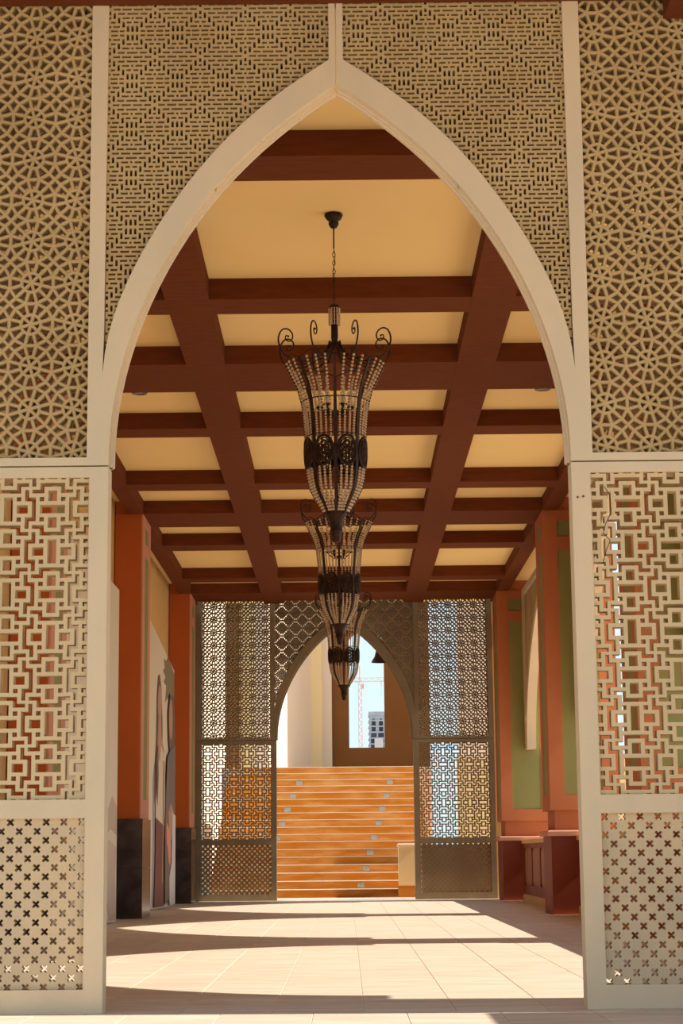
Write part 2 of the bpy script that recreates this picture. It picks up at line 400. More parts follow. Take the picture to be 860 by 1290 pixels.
# ------------------------------------------------------------------ the big pierced screens
ZJ, TOP, WO, TH = 3.645, 7.11, 3.45, 0.20
def build_screen(label, Y):
    root = thing('arched_lattice_screen', label, 'screen', (0, Y, 0), 'pierced arch screens across the arcade')
    lat = {}
    PX, PZ = 0.3225, 0.3610
    BT = brick_template(PX, PZ, 0.15)
    MT = meander_template(0.302 / 12, 0.2925 / 12, 0.10)
    CT = cross_template(0.119, 0.07)
    off = lambda mb, y: (setattr(mb, 'v', [(a, b + y, c) for a, b, c in mb.v]), mb)[1]
    r = (1.733, 3.33, 3.706, 7.03)
    lat['star_lattice_panel'] = (off(tile_plate(star_cells(0.302, STAR_T, STAR_W, 1.838 - .302, 6.475 - .302 * 10, 7, 13), r), 0.03), M['lattice'])
    r = (0.05, 1.62, 4.3, 7.03)
    keep = lambda x, z: (z > 6.48) or x > in_x(max(z, 3.65)) + 0.05
    lat['brick_lattice_panel'] = (off(tile_plate(brick_cells(BT, PX, PZ, 1.128, 6.804, r), r, keep), 0.03), M['lattice'])
    r = (1.712, 3.33, 1.385, 3.567)
    cells = []
    for i in range(-1, 4):
        for j in range(-5, 2): cells.append((MT, 1.965 + i * .604, 3.352 + j * .585))
    lat['meander_lattice_panel'] = (off(tile_plate(cells, r), 0.02), M['lattice_light'])
    r = (1.712, 3.33, 0.152, 1.262); cells = []
    for i in range(-1, 16):
        for j in range(-11, 2):
            cells.append((CT, 1.737 + i * .119, 1.238 + j * .119))
            cells.append((CT, 1.7965 + i * .119, 1.1785 + j * .119))
    lat['cross_lattice_panel'] = (off(tile_plate(cells, r), 0.035), M['crosspanel'])
    for s in (1, -1):
        for n, (mb, m) in lat.items():
            m2 = mb if s == 1 else mirror(mb)
            obj(n, m2.mesh(n, m, fix=False), root)
        lo = MB().prism([(1.584, 0), (WO, 0), (WO, ZJ - .005), (1.584, ZJ - .005)],
                        [[(1.712, .152), (1.712, 1.262), (3.33, 1.262), (3.33, .152)], [(1.712, 1.385), (1.712, 3.567), (3.33, 3.567), (3.33, 1.385)]], 0, TH)
        (lo if s == 1 else mirror(lo)).build('lower_frame', M['frame'], root)
        outer = [(1.584, ZJ + .005)] + [c for c in INC[1:-1]] + [(0.004, 6.39), (.004, TOP), (WO, TOP), (WO, ZJ + .005)]
        sp = [c for c in EXC] + [(.05, 7.03), (1.617, 7.03), (1.625, 4.6)]
        up = MB().prism(outer, [[(1.733, 3.706), (1.733, 7.03), (3.33, 7.03), (3.33, 3.706)], sp], 0, TH)
        (up if s == 1 else mirror(up)).build('upper_frame', M['frame'], root)
        # fine stepped moulding on the underside of the arch
        mo = MB()
        for d, y0, y1 in ((0.016, 0.075, 0.165), (0.030, 0.10, 0.14)):
            a = [c for c in INC]; b = []
            for k, c in enumerate(a):
                p = a[max(k - 1, 0)]; q = a[min(k + 1, len(a) - 1)]; tx, tz = q[0] - p[0], q[1] - p[1]; l = math.hypot(tx, tz)
                b.append((max(0.003, c[0] - tz / l * d), c[1] + tx / l * d))
            poly = [(1.586, ZJ + .005)] + a[1:-1] + [(0.003, 6.396)] + [(0.003, 6.39 - d * 1.35)] + b[1:-1][::-1] + [(1.584 - d, ZJ + .005)]
            mo.prism(poly, [], y0, y1)
        (mo if s == 1 else mirror(mo)).build('arch_moulding', M['frame'], root)
    # pairs of bolt heads on the right jamb
    bo = MB()
    for x, z in ((1.622, 3.395), (1.66, 3.40)): bo.tube([(x, -.006, z), (x, .004, z)], .008, 8)
    bo.build('bolt_heads', flat('rust', (.16, .06, .03)), root, kind='stuff')
    return root
near = build_screen('large pierced stone screen with pointed arch opening, nearest to viewer in front of corridor', 13.0856)
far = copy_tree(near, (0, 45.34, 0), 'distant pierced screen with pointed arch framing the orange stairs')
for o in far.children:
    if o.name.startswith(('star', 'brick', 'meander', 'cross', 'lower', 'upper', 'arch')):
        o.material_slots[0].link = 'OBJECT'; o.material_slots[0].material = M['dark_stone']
    elif o.name.startswith('bolt'): bpy.data.objects.remove(o)

# loose cable caught in the near right lattice
mb = MB()
mb.tube([(1.80, -.01, 3.46), (1.835, -.015, 3.40), (1.84, -.02, 3.28), (1.80, -.01, 3.20), (1.785, .0, 3.14), (1.83, 0, 3.09), (1.80, -.01, 3.02), (1.775, .0, 2.93)], .0028, 5)
w = mb.build('cable', M['wire'], None, True)
w.location = (0, 13.055, 0); w['label'] = 'thin dark cable dangling in the meander lattice of the right near panel'; w['category'] = 'cable'

# ------------------------------------------------------------------ floor
fl = MB().box(-3.98, 6.0, 4.0, 48.4, -0.20, -0.0035).build('floor', M['grout'], None, kind='structure')
TX, TY = 0.601, 0.95
GW = .006
def tile_mesh(name, w, d):
    return MB().chamfer_box(0.0, w - GW, 0.0, d - GW, -0.0035, 0.0, .001).mesh(name, M['tile'])
tm = tile_mesh('floor_tile', TX, TY)
rows = []
for r in range(-9, 38):
    y = 12.95 + r * TY
    sh = 0.13 if r >= 0 else -0.20
    for i in range(-7, 7):
        x = sh + i * TX
        if x < -3.95 or x > 3.9: continue
        rows.append((x, y))
rows = [t for t in rows if t[1] + TY < 48.4]
vis = sorted([t for t in rows if t[1] > 10.9], key=lambda t: t[1])[:300]
vs_ = set(vis)
for x, y in vis:
    o = obj('floor_tile', tm, fl); o.location = (x, y, 0)
mb = MB()
for x, y in rows:
    if (x, y) in vs_: continue
    mb.chamfer_box(x, x + TX - GW, y, y + TY - GW, -0.0035, 0.0, .001)
mb.build('distant_floor_tiles', M['tile'], fl, kind='stuff')

# ------------------------------------------------------------------ ceiling and beams
ZB, ZC = 6.83, 7.06
ce = MB().box(-4.3, 4.75, 13.3, 45.3, ZC, ZC + .35).build('ceiling', M['cream'], None, kind='structure')
cross = [(12.55, 13.05), (15.70, 16.31), (19.98, 20.56), (22.75, 24.16), (26.31, 26.87), (30.38, 30.93), (33.06, 34.46), (36.54, 37.22), (41.03, 41.64), (43.42, 44.82)]
for k, (a, b) in enumerate(cross):
    if k == 0: continue
    MB().box(-3.68, 3.70, a, b, ZB, ZC).build('ceiling_beam', M['beam'], ce)
for a, b in ((-3.69, -3.42), (-1.85, -1.385), (1.41, 1.87), (3.44, 3.71)):
    MB().box(a, b, 13.3, 45.3, ZB - .003, ZC).build('ceiling_beam', M['beam'], ce)
for x, side, nm in ((-2.654, 'left', 'left'), (2.666, 'right', 'right')):
    t = thing('ceiling_spotlight', 'small round dark recessed spotlight in the cream ceiling on the %s side' % side, 'spotlight', (x, 25.05, ZC))
    MB().lathe([(0.0, -.012), (.06, -.012), (.075, -.03), (.10, -.03), (.115, 0.0)], 18).build('housing', M['spot'], t, True)
    MB().lathe([(0.0, -.016), (.055, -.0165), (.056, -.010)], 14).build('lens', M['grey'], t, True)

# porch in front of the near screen
MB().box(-3.9, 4.6, 12.30, 13.08, 6.998, 7.30).build('trim_1', M['beam'], None, kind='structure', label='dark red porch beam above the near screen')
MB().box(2.335, 2.90, 8.0, 13.07, 6.852, 7.28).build('trim_2', M['beam'], None, kind='structure', label='dark red porch beam running forward at upper right')
MB().box(-4.6, 4.75, 3.5, 13.3, 7.30, 7.6).build('trim_3', M['beam'], None, kind='structure', label='porch ceiling')
MB().box(4.0, 6.0, 11.5, 12.70, 0, 2.62).build('trim_4', M['pink'], None, kind='structure', label='unseen wall block added to shade the porch floor')  # added out of view; its shape sets the shaded edge on the floor

# ------------------------------------------------------------------ left wall
MB().box(-4.25, -3.92, 12.75, 46.0, 0, ZC).build('wall_left', M['tan'], None, kind='structure')
MB().box(-3.92, -3.90, 12.75, 46.0, 0.0, 1.60).build('baseboard_left', M['marble'], None, kind='structure')

PY = [(12.75, 14.0), (22.75, 24.05), (33.05, 34.35), (43.42, 44.72)]
where = ['beside the near screen', 'first behind the near screen', 'middle one along the corridor', 'farthest, beside the distant screen']
def framed(x0, x1, z0, z1, panels, mb, plane, depth_axis, d0, d1):
    """a plate in (a,z) with recessed openings; depth along the other axis"""
    mb.prism([(x0, z0), (x1, z0), (x1, z1), (x0, z1)], [[(a, c), (a, d), (b, d), (b, c)] for a, b, c, d in panels], d0, d1, depth_axis)
def left_pillar(k):
    y0, y1 = PY[k]; D = y1 - y0
    t = thing('pillar', 'orange pillar with dark marble base on the left, ' + where[k], 'pillar', (-3.42, y0, 0), 'pillars with marble bases')
    MB().box(-0.485, -.03, .03, D - .03, 1.62, ZC).build('shaft', M['terra'], t)
    mb = MB(); mb.box(-0.485, -.031, 0, .029, 1.64, ZB); mb.build('front_facing', M['terra'], t)
    a, b = .34, .92
    mb = MB(); framed(.0, D, 1.64, ZB, [(a, b, 1.97, 6.14), (a, b, 6.37, 6.64)], mb, 0, 'yz', -.03, -.004); mb.build('side_frame', M['pink'], t)
    mb = MB().box(-.04, -.009, a - .002, b + .002, 1.965, 6.145); mb.build('inlay_panel', M['green'], t)
    mb = MB().box(-.04, -.009, a - .002, b + .002, 6.365, 6.645); mb.build('inlay_panel', M['green'], t)
    for q, (z0, z1) in enumerate(((0, .82), (.824, 1.64))):
        MB().box(-0.52, .03, -.035, D + .03, z0, z1).build('marble_slab', M['marble'], t)
    return t
def right_pillar(k):
    y0, y1 = PY[k]; D = y1 - y0; Wd = 1.18
    t = thing('pillar', 'terracotta pillar with green inset panels on the right, ' + where[k], 'pillar', (3.44, y0, 0), 'pillars with green panels')
    MB().box(.035, Wd - .02, .035, D - .02, 1.72, ZC).build('shaft', M['terra_right'], t)
    mb = MB(); framed(0, Wd, 1.72, ZB, [(.245, .89, 1.97, 6.14), (.245, .89, 6.37, 6.64)], mb, 0, 'xz', 0, .035); mb.build('front_frame', M['terra_right'], t)
    a, b = .34, .92
    mb = MB(); framed(.035, D, 1.72, ZB, [(a, b, 1.97, 6.14), (a, b, 6.37, 6.64)], mb, 0, 'yz', 0, .035); mb.build('side_frame', M['terra_right'], t)
    MB().box(.235, .90, .028, .034, 1.96, 6.15).build('inlay_panel', M['green'], t)
    MB().box(.235, .90, .028, .034, 6.36, 6.65).build('inlay_panel', M['green'], t)
    MB().box(.006, .05, a - .002, b + .002, 1.965, 6.145).build('inlay_panel', M['green'], t)
    MB().box(.006, .05, a - .002, b + .002, 6.365, 6.645).build('inlay_panel', M['green'], t)
    MB().box(.08, Wd - .05, .07, D - .05, 1.385, 1.72).build('neck', M['terra_right'], t)
    MB().chamfer_box(-.06, Wd + .03, -.09, D + .05, 1.29, 1.385, .02).build('ledge', M['pink'], t)
    MB().box(0, Wd, -.02, D, 0, 1.29).build('plinth', M['redbase'], t)
    return t
for k in range(4): left_pillar(k); right_pillar(k)

# parapets between the right pillars
for k in range(3):
    y0, y1 = PY[k][1], PY[k + 1][0]
    y0 += .06; y1 -= .10; L = y1 - y0
    t = thing('parapet', 'low panelled parapet wall on the right, ' + ('hidden behind the near screen', 'between first and middle pillar', 'between middle and farthest pillar')[k], 'parapet', (3.89, y0, 0), 'parapets between the right pillars')
    MB().box(.03, .33, 0, L, 0, 1.22).build('core', M['wood'], t)
    MB().chamfer_box(-.04, .36, 0, L, 1.22, 1.30, .015).build('coping', M['tan'], t)
    n = 5; step = L / n
    op = [(i * step + .10, (i + 1) * step - .10, .34, 1.12) for i in range(n)]
    mb = MB(); framed(0, L, .14, 1.22, op, mb, 0, 'yz', 0, .03); mb.build('panel_frame', M['redbase'], t)
    MB().box(-.03, .03, 0, L, 0, .14).build('skirting', M['tan'], t)
    for i in range(n):
        MB().box(.012, .029, i * step + .17, (i + 1) * step - .17, .40, 1.06).build('raised_panel', M['wood'], t)

# side arch screens hung between the right pillars
BT2 = brick_template(0.3225, 0.3610, 0.09)
def side_screen(k):
    y0, y1 = PY[k][1] + .01, PY[k + 1][0] - .01; H = (y1 - y0) / 2; c = (y0 + y1) / 2
    t = thing('side_arch_screen', 'pierced stone arch spandrel hung high on the right, ' + ('nearest bay', 'middle bay', 'farthest bay')[k], 'screen', (3.99, c, 0), 'hanging arch screens on the right side')
    hw = 4.02 if H > 4.2 else H - .45
    ca = [(x / 1.584 * hw, 3.27 + (z - 3.65) / 2.745 * 3.08) for x, z in INC]
    for s in (1, -1):
        outer = [(H, 3.27)] + ca[:-1] + [(.004, 6.35), (.004, ZB), (H, ZB)]
        # lattice opening
        fr = []
        for j, cc in enumerate(ca[4:-2]):
            p, q = ca[j + 3], ca[j + 5]; tx, tz = q[0] - p[0], q[1] - p[1]; l = math.hypot(tx, tz)
            xx, zz = cc[0] + tz / l * .2, cc[1] - tx / l * .2
            if zz < 6.60 and xx < H - .14: fr.append((xx, zz))
        fr = [(H - .13, fr[0][1] - .1)] + fr + [(fr[-1][0] , 6.70), (H - .13, 6.70)]
        mb = MB().prism(outer, [fr], 0, .20, 'yz')
        if s == -1: mb.v = [(a, -b, z) for a, b, z in mb.v]; mb.f = [f[::-1] for f in mb.f]
        mb.build('arch_frame', M['frame'], t)
        zs = [p[1] for p in ca]; xs = [p[0] for p in ca]
        rect = (.5, H - .1, 4.0, 6.75)
        mb = tile_plate(brick_cells(BT2, .3225, .361, 1.128, 6.8, rect), rect, lambda x, z: z > 6.45 or x > np.interp(z, zs, xs) + .09)
        mb.v = [(y + .06, s * x, z) for x, y, z in mb.v]
        obj('brick_lattice_panel', mb.mesh('brick_lattice_panel', M['lattice'], fix=False), t)
    return t
for k in range(3): side_screen(k)
# solid header above the side screens
MB().box(4.35, 4.70, 12.75, 46.2, ZB - .02, ZC).build('trim_5', M['cream'], None, kind='structure', label='outer edge of the arcade roof')

# ------------------------------------------------------------------ printed boards on the left
def board(label, p0, p1, z0, z1, prints, group):
    """p0 near end, p1 far end (x, y); heights z0, z1 at either end; prints: (material, colour, [(s, z)...])"""
    A, B = Vector((*p0, 0)), Vector((*p1, 0)); L = (B - A).length; d = (B - A) / L; n = Vector((d.y, -d.x, 0))   # towards the corridor
    t = thing('printed_board', label, 'poster', (A.x, A.y, 0), group)
    def slab(name, pts, m, off, th):
        mb = MB(); k = len(pts); f = [d * (s * L) + n * off + Vector((0, 0, z)) for s, z in pts]; b = [v - n * th for v in f]
        tr = tessellate_polygon([[Vector((s, z, 0)) for s, z in pts]])
        mb.add(f + b, [tuple(x) for x in tr] + [tuple(i + k for i in x[::-1]) for x in tr] + [(i, (i + 1) % k, k + (i + 1) % k, k + i) for i in range(k)])
        return mb.build(name, m, t)
    slab('backing', [(0, .01), (1, .01), (1, z1), (0, z0)], flat('print_cream', (.72, .62, .47)), 0, .03)
    o = .003
    for nm, m, pts in prints:
        slab(nm, pts, m, o, .003); o += .003
    return t
hair = flat('print_hair', (.15, .085, .055)); skin = flat('print_skin', (.50, .27, .16)); dress = flat('print_dress', (.68, .55, .42))
maroon = flat('print_maroon', (.17, .055, .05)); grey = flat('print_grey', (.17, .13, .115)); palm = flat('print_palm', (.24, .18, .09))
pinkf = flat('print_pink', (.70, .26, .20)); whitef = flat('print_white', (.66, .62, .58)); gold = flat('print_gold', (.42, .22, .09)); shade = flat('print_shade', (.34, .30, .32))
# s range on the far board: it runs Y 35.3..41.0, the part in view starts about s=.5
def v(s): return .49 + .51 * s          # 0..1 across the visible width
pal = [(v(.58), 4.95), (v(.48), 4.98), (v(.52), 4.80), (v(.44), 4.72), (v(.56), 4.62), (v(.47), 4.50), (v(.60), 4.45), (v(.55), 4.1), (v(.70), 4.25), (v(.76), 3.4), (v(.99), 3.4), (v(.995), 4.80), (v(.85), 4.93), (v(.68), 5.06)]
def ell(cs, cz, rs, rz, n=20): return [(v(cs + rs * math.cos(2 * PI * k / n)), cz + rz * math.sin(2 * PI * k / n)) for k in range(n)]
board('tall printed board of a long-haired woman in a cream top beside a man and palms', (-3.86, 35.2), (-3.575, 41.0), 6.0, 4.87, [
    ('printed_palm', palm, pal),
    ('printed_sleeve', shade, [(v(.0), 2.5), (v(.06), 2.8), (v(.08), 2.0), (v(.10), .06), (v(.0), .06)]),
    ('printed_hair', hair, [(v(.06), 2.0), (v(.04), 2.5), (v(.13), 3.3), (v(.15), 4.2), (v(.20), 4.55), (v(.27), 4.6), (v(.35), 4.35), (v(.41), 3.7), (v(.42), 3.0), (v(.35), 2.7), (v(.20), 2.5), (v(.12), 2.2)]),
    ('printed_face', skin, ell(.275, 4.02, .085, .36)),
    ('printed_neck', skin, [(v(.22), 3.8), (v(.32), 3.75), (v(.36), 3.35), (v(.50), 3.1), (v(.50), 2.8), (v(.18), 2.8), (v(.17), 3.2)]),
    ('printed_top', dress, [(v(.17), 3.0), (v(.26), 2.85), (v(.33), 3.2), (v(.50), 3.0), (v(.54), 2.2), (v(.50), 1.60), (v(.36), 1.66), (v(.10), 1.78), (v(.13), 2.4)]),
    ('printed_hair_lock', hair, [(v(.10), 2.9), (v(.19), 3.2), (v(.22), 2.6), (v(.18), 2.0), (v(.13), 2.2)]),
    ('printed_skirt', maroon, [(v(.10), 1.76), (v(.36), 1.66), (v(.44), 1.62), (v(.48), .5), (v(.48), .05), (v(.04), .05), (v(.08), .8)]),
    ('printed_trim', gold, [(v(.44), 2.9), (v(.48), 2.9), (v(.46), 1.5), (v(.42), .5), (v(.38), .5), (v(.42), 1.6)]),
    ('printed_beard', hair, [(v(.64), 3.9), (v(.72), 4.3), (v(.90), 4.3), (v(.98), 3.9), (v(.98), 3.1), (v(.78), 3.0), (v(.68), 3.3)]),
    ('printed_face', skin, ell(.765, 3.80, .085, .42)),
    ('printed_shirt', grey, [(v(.60), 3.0), (v(.78), 3.2), (v(.995), 3.3), (v(.995), 1.9), (v(.84), 1.2), (v(.80), .2), (v(.52), .06), (v(.50), 1.5), (v(.54), 2.3)]),
    ('printed_arm', skin, [(v(.66), 1.9), (v(.78), 2.1), (v(.92), 1.9), (v(.86), 1.4), (v(.70), 1.3)]),
    ('printed_flower', pinkf, [(v(.56), 1.7), (v(.64), 1.62), (v(.74), 1.5), (v(.78), 1.1), (v(.74), .82), (v(.67), .9), (v(.62), 1.2), (v(.56), 1.3)]),
    ('printed_cloth', whitef, [(v(.84), 1.9), (v(.995), 1.85), (v(.995), .06), (v(.72), .05), (v(.70), .6), (v(.82), .9)]),
], 'printed boards along the left wall')
def u2(s): return .80 + .2 * s
board('tall pale printed board with a lace pattern near its foot, by the near screen', (-3.88, 25.2), (-3.62, 31.3), 5.55, 5.27, [
    ('printed_lace', flat('print_lace', (.54, .42, .31)), [(.55, 1.75), (.62, 1.9), (.7, 1.72), (.78, 1.92), (.86, 1.75), (.92, 1.95), (.995, 1.8), (.995, 1.35), (.9, 1.45), (.8, 1.3), (.7, 1.42), (.6, 1.28), (.55, 1.4)]),
    ('printed_lace', flat('print_lace2', (.60, .47, .36)), [(.55, 1.15), (.66, 1.28), (.78, 1.12), (.88, 1.28), (.995, 1.15), (.97, .7), (.99, .05), (.90, .05), (.8, .5), (.7, .06), (.6, .6)]),
], 'printed boards along the left wall')

# ------------------------------------------------------------------ chandeliers
PROF = [(.458, 5.56), (.40, 5.44), (.344, 5.329), (.307, 5.18), (.288, 5.0), (.277, 4.84), (.275, 4.664), (.268, 4.56), (.258, 4.47), (.235, 4.37), (.195, 4.29), (.140, 4.205), (.098, 4.135)]
def prof_r(z):
    return float(np.interp(z, [p[1] for p in PROF][::-1], [p[0] for p in PROF][::-1]))
CZ = 7.056
def chandelier(label, Y):
    t = thing('chandelier', label, 'chandelier', (-.045, Y, CZ), 'wrought iron chandeliers down the corridor')
    q = lambda z: z - CZ
    MB().lathe([(0, q(CZ)), (.085, 0), (.088, -.02), (.07, -.05), (.045, -.07), (.05, -.10), (.03, -.135), (0, -.14)], 16).build('ceiling_rose', M['iron'], t, True)
    MB().box(.03, .075, -.03, .03, -.045, -.012).build('bracket', M['iron'], t)
    # stem rod then chain
    MB().tube([(0, 0, -.13), (0, 0, -.34)], .008, 6).build('rod', M['iron'], t, True)
    mb = MB(); z = -.34; k = 0
    while z > q(6.19):
        pts = []
        for a in range(8):
            th = 2 * PI * a / 8; u, w_ = .013 * math.cos(th), .026 * math.sin(th)
            pts.append((u, 0, z - .02 + w_) if k % 2 else (0, u, z - .02 + w_))
        mb.tube(pts, .0035, 5, True); z -= .042; k += 1
    mb.tube([(.012 * math.sin(i * .9), .012 * math.cos(i * .9), -.34 - i * .05) for i in range(11)], .003, 5)
    mb.build('chain', M['iron'], t, True)
    # beaded collar
    MB().lathe([(0, q(6.15)), (.05, q(6.15)), (.056, q(6.135)), (.05, q(6.12)), (0, q(6.12))], 16).build('collar_cap', M['iron'], t, True)
    mb = MB()
    for a in range(12):
        th = 2 * PI * a / 12
        for i in range(9): mb.ball((.05 * math.cos(th), .05 * math.sin(th), q(6.115) - i * .019), .0092)
    mb.build('collar_beads', M['crystal'], t, True, kind='stuff')
    MB().lathe([(.02, q(6.12)), (.02, q(5.98)), (.033, q(5.96)), (.033, q(5.83)), (.022, q(5.78)), (0, q(5.70))], 12).build('stem', M['iron'], t, True)
    # ribs
    me_r = None
    for k in range(8):
        if me_r is None:
            pts = [(.025, 0, q(5.80)), (.045, 0, q(5.74)), (.11, 0, q(5.64)), (.21, 0, q(5.585)), (.33, 0, q(5.575)), (.43, 0, q(5.585))]
            cs = [Vector(p) for p in pts] + [Vector((r + .006, 0, q(z))) for r, z in PROF]
            mb = MB()
            # flat bar following the body outline
            for i in range(len(cs)):
                pass
            W2 = .0125
            vs, fs = [], []
            for i, c in enumerate(cs):
                a = cs[max(i - 1, 0)]; b = cs[min(i + 1, len(cs) - 1)]; tg = (b - a).normalized(); nn = Vector((tg.z, 0, -tg.x)) * .007
                ww = .006 if i < 6 else W2 * (1.25 if 8 < i < 14 else 1)
                vs += [c + nn + Vector((0, ww, 0)), c + nn - Vector((0, ww, 0)), c - nn - Vector((0, ww, 0)), c - nn + Vector((0, ww, 0))]
            for i in range(len(cs) - 1):
                for e_ in range(4): fs.append((i * 4 + e_, i * 4 + (e_ + 1) % 4, i * 4 + 4 + (e_ + 1) % 4, i * 4 + 4 + e_))
            mb.add(vs, fs); me_r = mb.mesh('rib', M['iron'])
            # scroll arm
            P = [(.05, q(5.80)), (.07, q(5.74)), (.15, q(5.645)), (.27, q(5.585)), (.40, q(5.58)), (.50, q(5.62)), (.556, q(5.70)), (.568, q(5.785)), (.535, q(5.86)), (.475, q(5.875)), (.43, q(5.835)), (.43, q(5.785)), (.462, q(5.757)), (.497, q(5.775)), (.492, q(5.81)), (.468, q(5.805))]
            P = np.array(P); s = np.r_[0, np.cumsum(np.hypot(*np.diff(P, axis=0).T))]
            from mathutils import geometry as G
            pts3 = []
            for i in range(len(P) - 1):
                p0, p1, p2, p3 = P[max(i - 1, 0)], P[i], P[i + 1], P[min(i + 2, len(P) - 1)]
                for u in (0, .33, .66):
                    c = .5 * ((2 * p1) + (-p0 + p2) * u + (2 * p0 - 5 * p1 + 4 * p2 - p3) * u * u + (-p0 + 3 * p1 - 3 * p2 + p3) * u ** 3)
                    pts3.append((c[0], 0, c[1]))
            mb = MB(); N = len(pts3)
            mb.tube(pts3, [.0105 - .005 * i / N for i in range(N)], 6); mb.ball((.470, 0, q(5.805)), .011)
            me_s = mb.mesh('scroll_arm', M['iron'], True)
            # smaller lower curl springing from the rim
            P = [(.455, q(5.56)), (.50, q(5.57)), (.545, q(5.62)), (.56, q(5.69)), (.53, q(5.745)), (.475, q(5.75)), (.445, q(5.71)), (.46, q(5.675)), (.49, q(5.68))]
            mb = MB(); mb.tube([(a, 0, b) for a, b in P], [.007, .007, .007, .0065, .006, .006, .005, .005, .004], 6); me_c = mb.mesh('rim_curl', M['iron'], True)
            # medallion: pierced oval plate
            mb = MB()
            def onband(dth, z, o=.012): r = prof_r(z + CZ) + o; return (r * math.cos(dth), r * math.sin(dth), z)
            zc, az, ax = q(4.70), .138, .32
            oval = [(ax * math.cos(2 * PI * i / 20), zc + az * math.sin(2 * PI * i / 20)) for i in range(20)]
            mb.tube([onband(a, b) for a, b in oval], .014, 5, True)
            for i in range(6):      # leaf scrolls inside the oval
                th = PI / 6 + i * PI / 3; cx, cz_ = .14 * math.cos(th), zc + .07 * math.sin(th)
                mb.tube([onband(cx + .09 * (1 - j / 12) * math.cos(j * .9 + th), cz_ + .045 * (1 - j / 12) * math.sin(j * .9 + th)) for j in range(10)], .0085, 5)
            mb.tube([onband(.05 * math.cos(j * PI / 4), zc + .022 * math.sin(j * PI / 4)) for j in range(8)], .008, 5, True)
            for r_ in (.2, .25, .285):
                mb.tube([onband(r_ * math.cos(2 * PI * i / 16), zc + az * r_ / .3 * math.sin(2 * PI * i / 16)) for i in range(16)], .006, 4, True)
            me_m = mb.mesh('medallion', M['iron'], True)
            # rim scallop between two ribs
            mb = MB(); pts = []
            for i in range(9):
                a = -PI / 8 + i * PI / 32; pts.append((.458 * math.cos(a), .458 * math.sin(a), q(5.565 + .06 * math.sin(PI * i / 8))))
            mb.tube(pts, .0065, 5); me_a = mb.mesh('rim_arch', M['iron'], True)
            def strand(za, zb_, sp, rb, outx):
                rb *= 1.12
                mb = MB(); z_ = za; 
                while z_ > zb_:
                    mb.ball((prof_r(z_) + outx, 0, q(z_)), rb, 6, 4); z_ -= sp
                return mb.mesh('bead_strand', M['crystal'], True)
            me_u1 = strand(5.56, 5.20, .031, .0125, .004); me_u2 = strand(5.19, 4.84, .026, .0105, .002); me_l = strand(4.545, 4.16, .027, .0125, .002)
        a = k * PI / 4 + PI / 2
        for nm, me, da in (('rib', me_r, 0), ('medallion', me_m, PI / 8), ('rim_arch', me_a, PI / 8), ('scroll_arm', me_s, PI / 8)):
            o = obj(nm, me, t); o.rotation_euler = (0, 0, a + da)
        for nm, me, offs in (('upper', me_u1, (-.2, 0, .2)), ('mid', me_u2, (-.25, -.085, .085, .25)), ('low', me_l, (-.2, 0, .2))):
            for of in offs:
                o = obj('bead_strand', me, t); o.rotation_euler = (0, 0, a + PI / 8 + of)
    mb = MB()
    for z_, r_ in ((4.86, .285), (4.545, .268), (5.20, .314), (4.15, .108)):
        mb.tube([(r_ * math.cos(2 * PI * i / 32), r_ * math.sin(2 * PI * i / 32), q(z_)) for i in range(32)], .006, 5, True)
    mb.build('body_rings', M['iron'], t, True, kind='stuff')
    MB().lathe([(.108, q(4.15)), (.104, q(4.13)), (.078, q(4.10)), (.062, q(4.05)), (.056, q(3.99)), (.062, q(3.98)), (.060, q(3.97)), (.048, q(3.96)), (.042, q(3.91)), (.034, q(3.875)), (0, q(3.862))], 12).build('bottom_cup', M['iron'], t, True)
    # inner candle cluster on its own arms
    mb = MB()
    for k in range(6):
        a = k * PI / 3; x, y = .15 * math.cos(a), .15 * math.sin(a)
        mb.tube([(0, 0, q(5.12)), (x * .5, y * .5, q(5.07)), (x, y, q(5.14))], .009, 5); mb.lathe([(0, q(5.14)), (.035, q(5.15)), (.04, q(5.165)), (0, q(5.165))], 8, c=(x, y))
    mb.tube([(0, 0, q(5.7)), (0, 0, q(4.2))], .012, 6); mb.build('lamp_cluster', M['iron'], t, True)
    for k in range(6):
        a = k * PI / 3; x, y = .15 * math.cos(a), .15 * math.sin(a)
        MB().lathe([(.013, q(5.165)), (.013, q(5.25)), (.018, q(5.27)), (.017, q(5.30)), (.006, q(5.335)), (0, q(5.34))], 8, c=(x, y)).build('candle_bulb', M['candle'], t, True)
    return t
c1 = chandelier('nearest and largest chandelier, dark wrought iron urn hung with amber glass beads', 17.9)
copy_tree(c1, (-.045, 26.8, CZ), 'second chandelier, middle of the row, half hidden below the nearest one')
copy_tree(c1, (0.0, 36.6, CZ), 'farthest and smallest chandelier, hanging in front of the distant arch')

# ------------------------------------------------------------------ beyond the far screen
YS, R_, T_ = 48.353, .196, .49
st = thing('staircase', 'wide flight of orange stone steps seen through the distant arch', 'stairs', (0, YS, 0))
XL, XR = -3.35, 2.12
lights = {15: (-1.304, 1.26), 13: (-1.459, 1.134), 11: (-1.586, .991), 9: (-1.707, .883), 7: (-1.801, .748), 5: (.617,), 3: (.501,), 1: (.362,)}
for k in range(18):
    y = k * T_; xr = XR - .02 * 0
    o = MB().box(XL, xr, y, y + T_ + .02, k * R_ - .0 if k else 0, (k + 1) * R_ - .014).build('step', M['step'], st)
    MB().box(XL, xr, y - .012, y + T_ - .003, (k + 1) * R_ - .014, (k + 1) * R_).build('tread', M['nosing'], o)
    for x in lights.get(k, ()):
        MB().box(x - .085, x + .085, y - .008, y + .01, (k + .5) * R_ - .06, (k + .5) * R_ + .055).build('step_light', M['grey'], o)
mb = MB(); 
for k in range(1, 18): mb.box(XL, XR, k * T_ + .02, 18 * T_, (k - 1) * R_, k * R_ - .031)
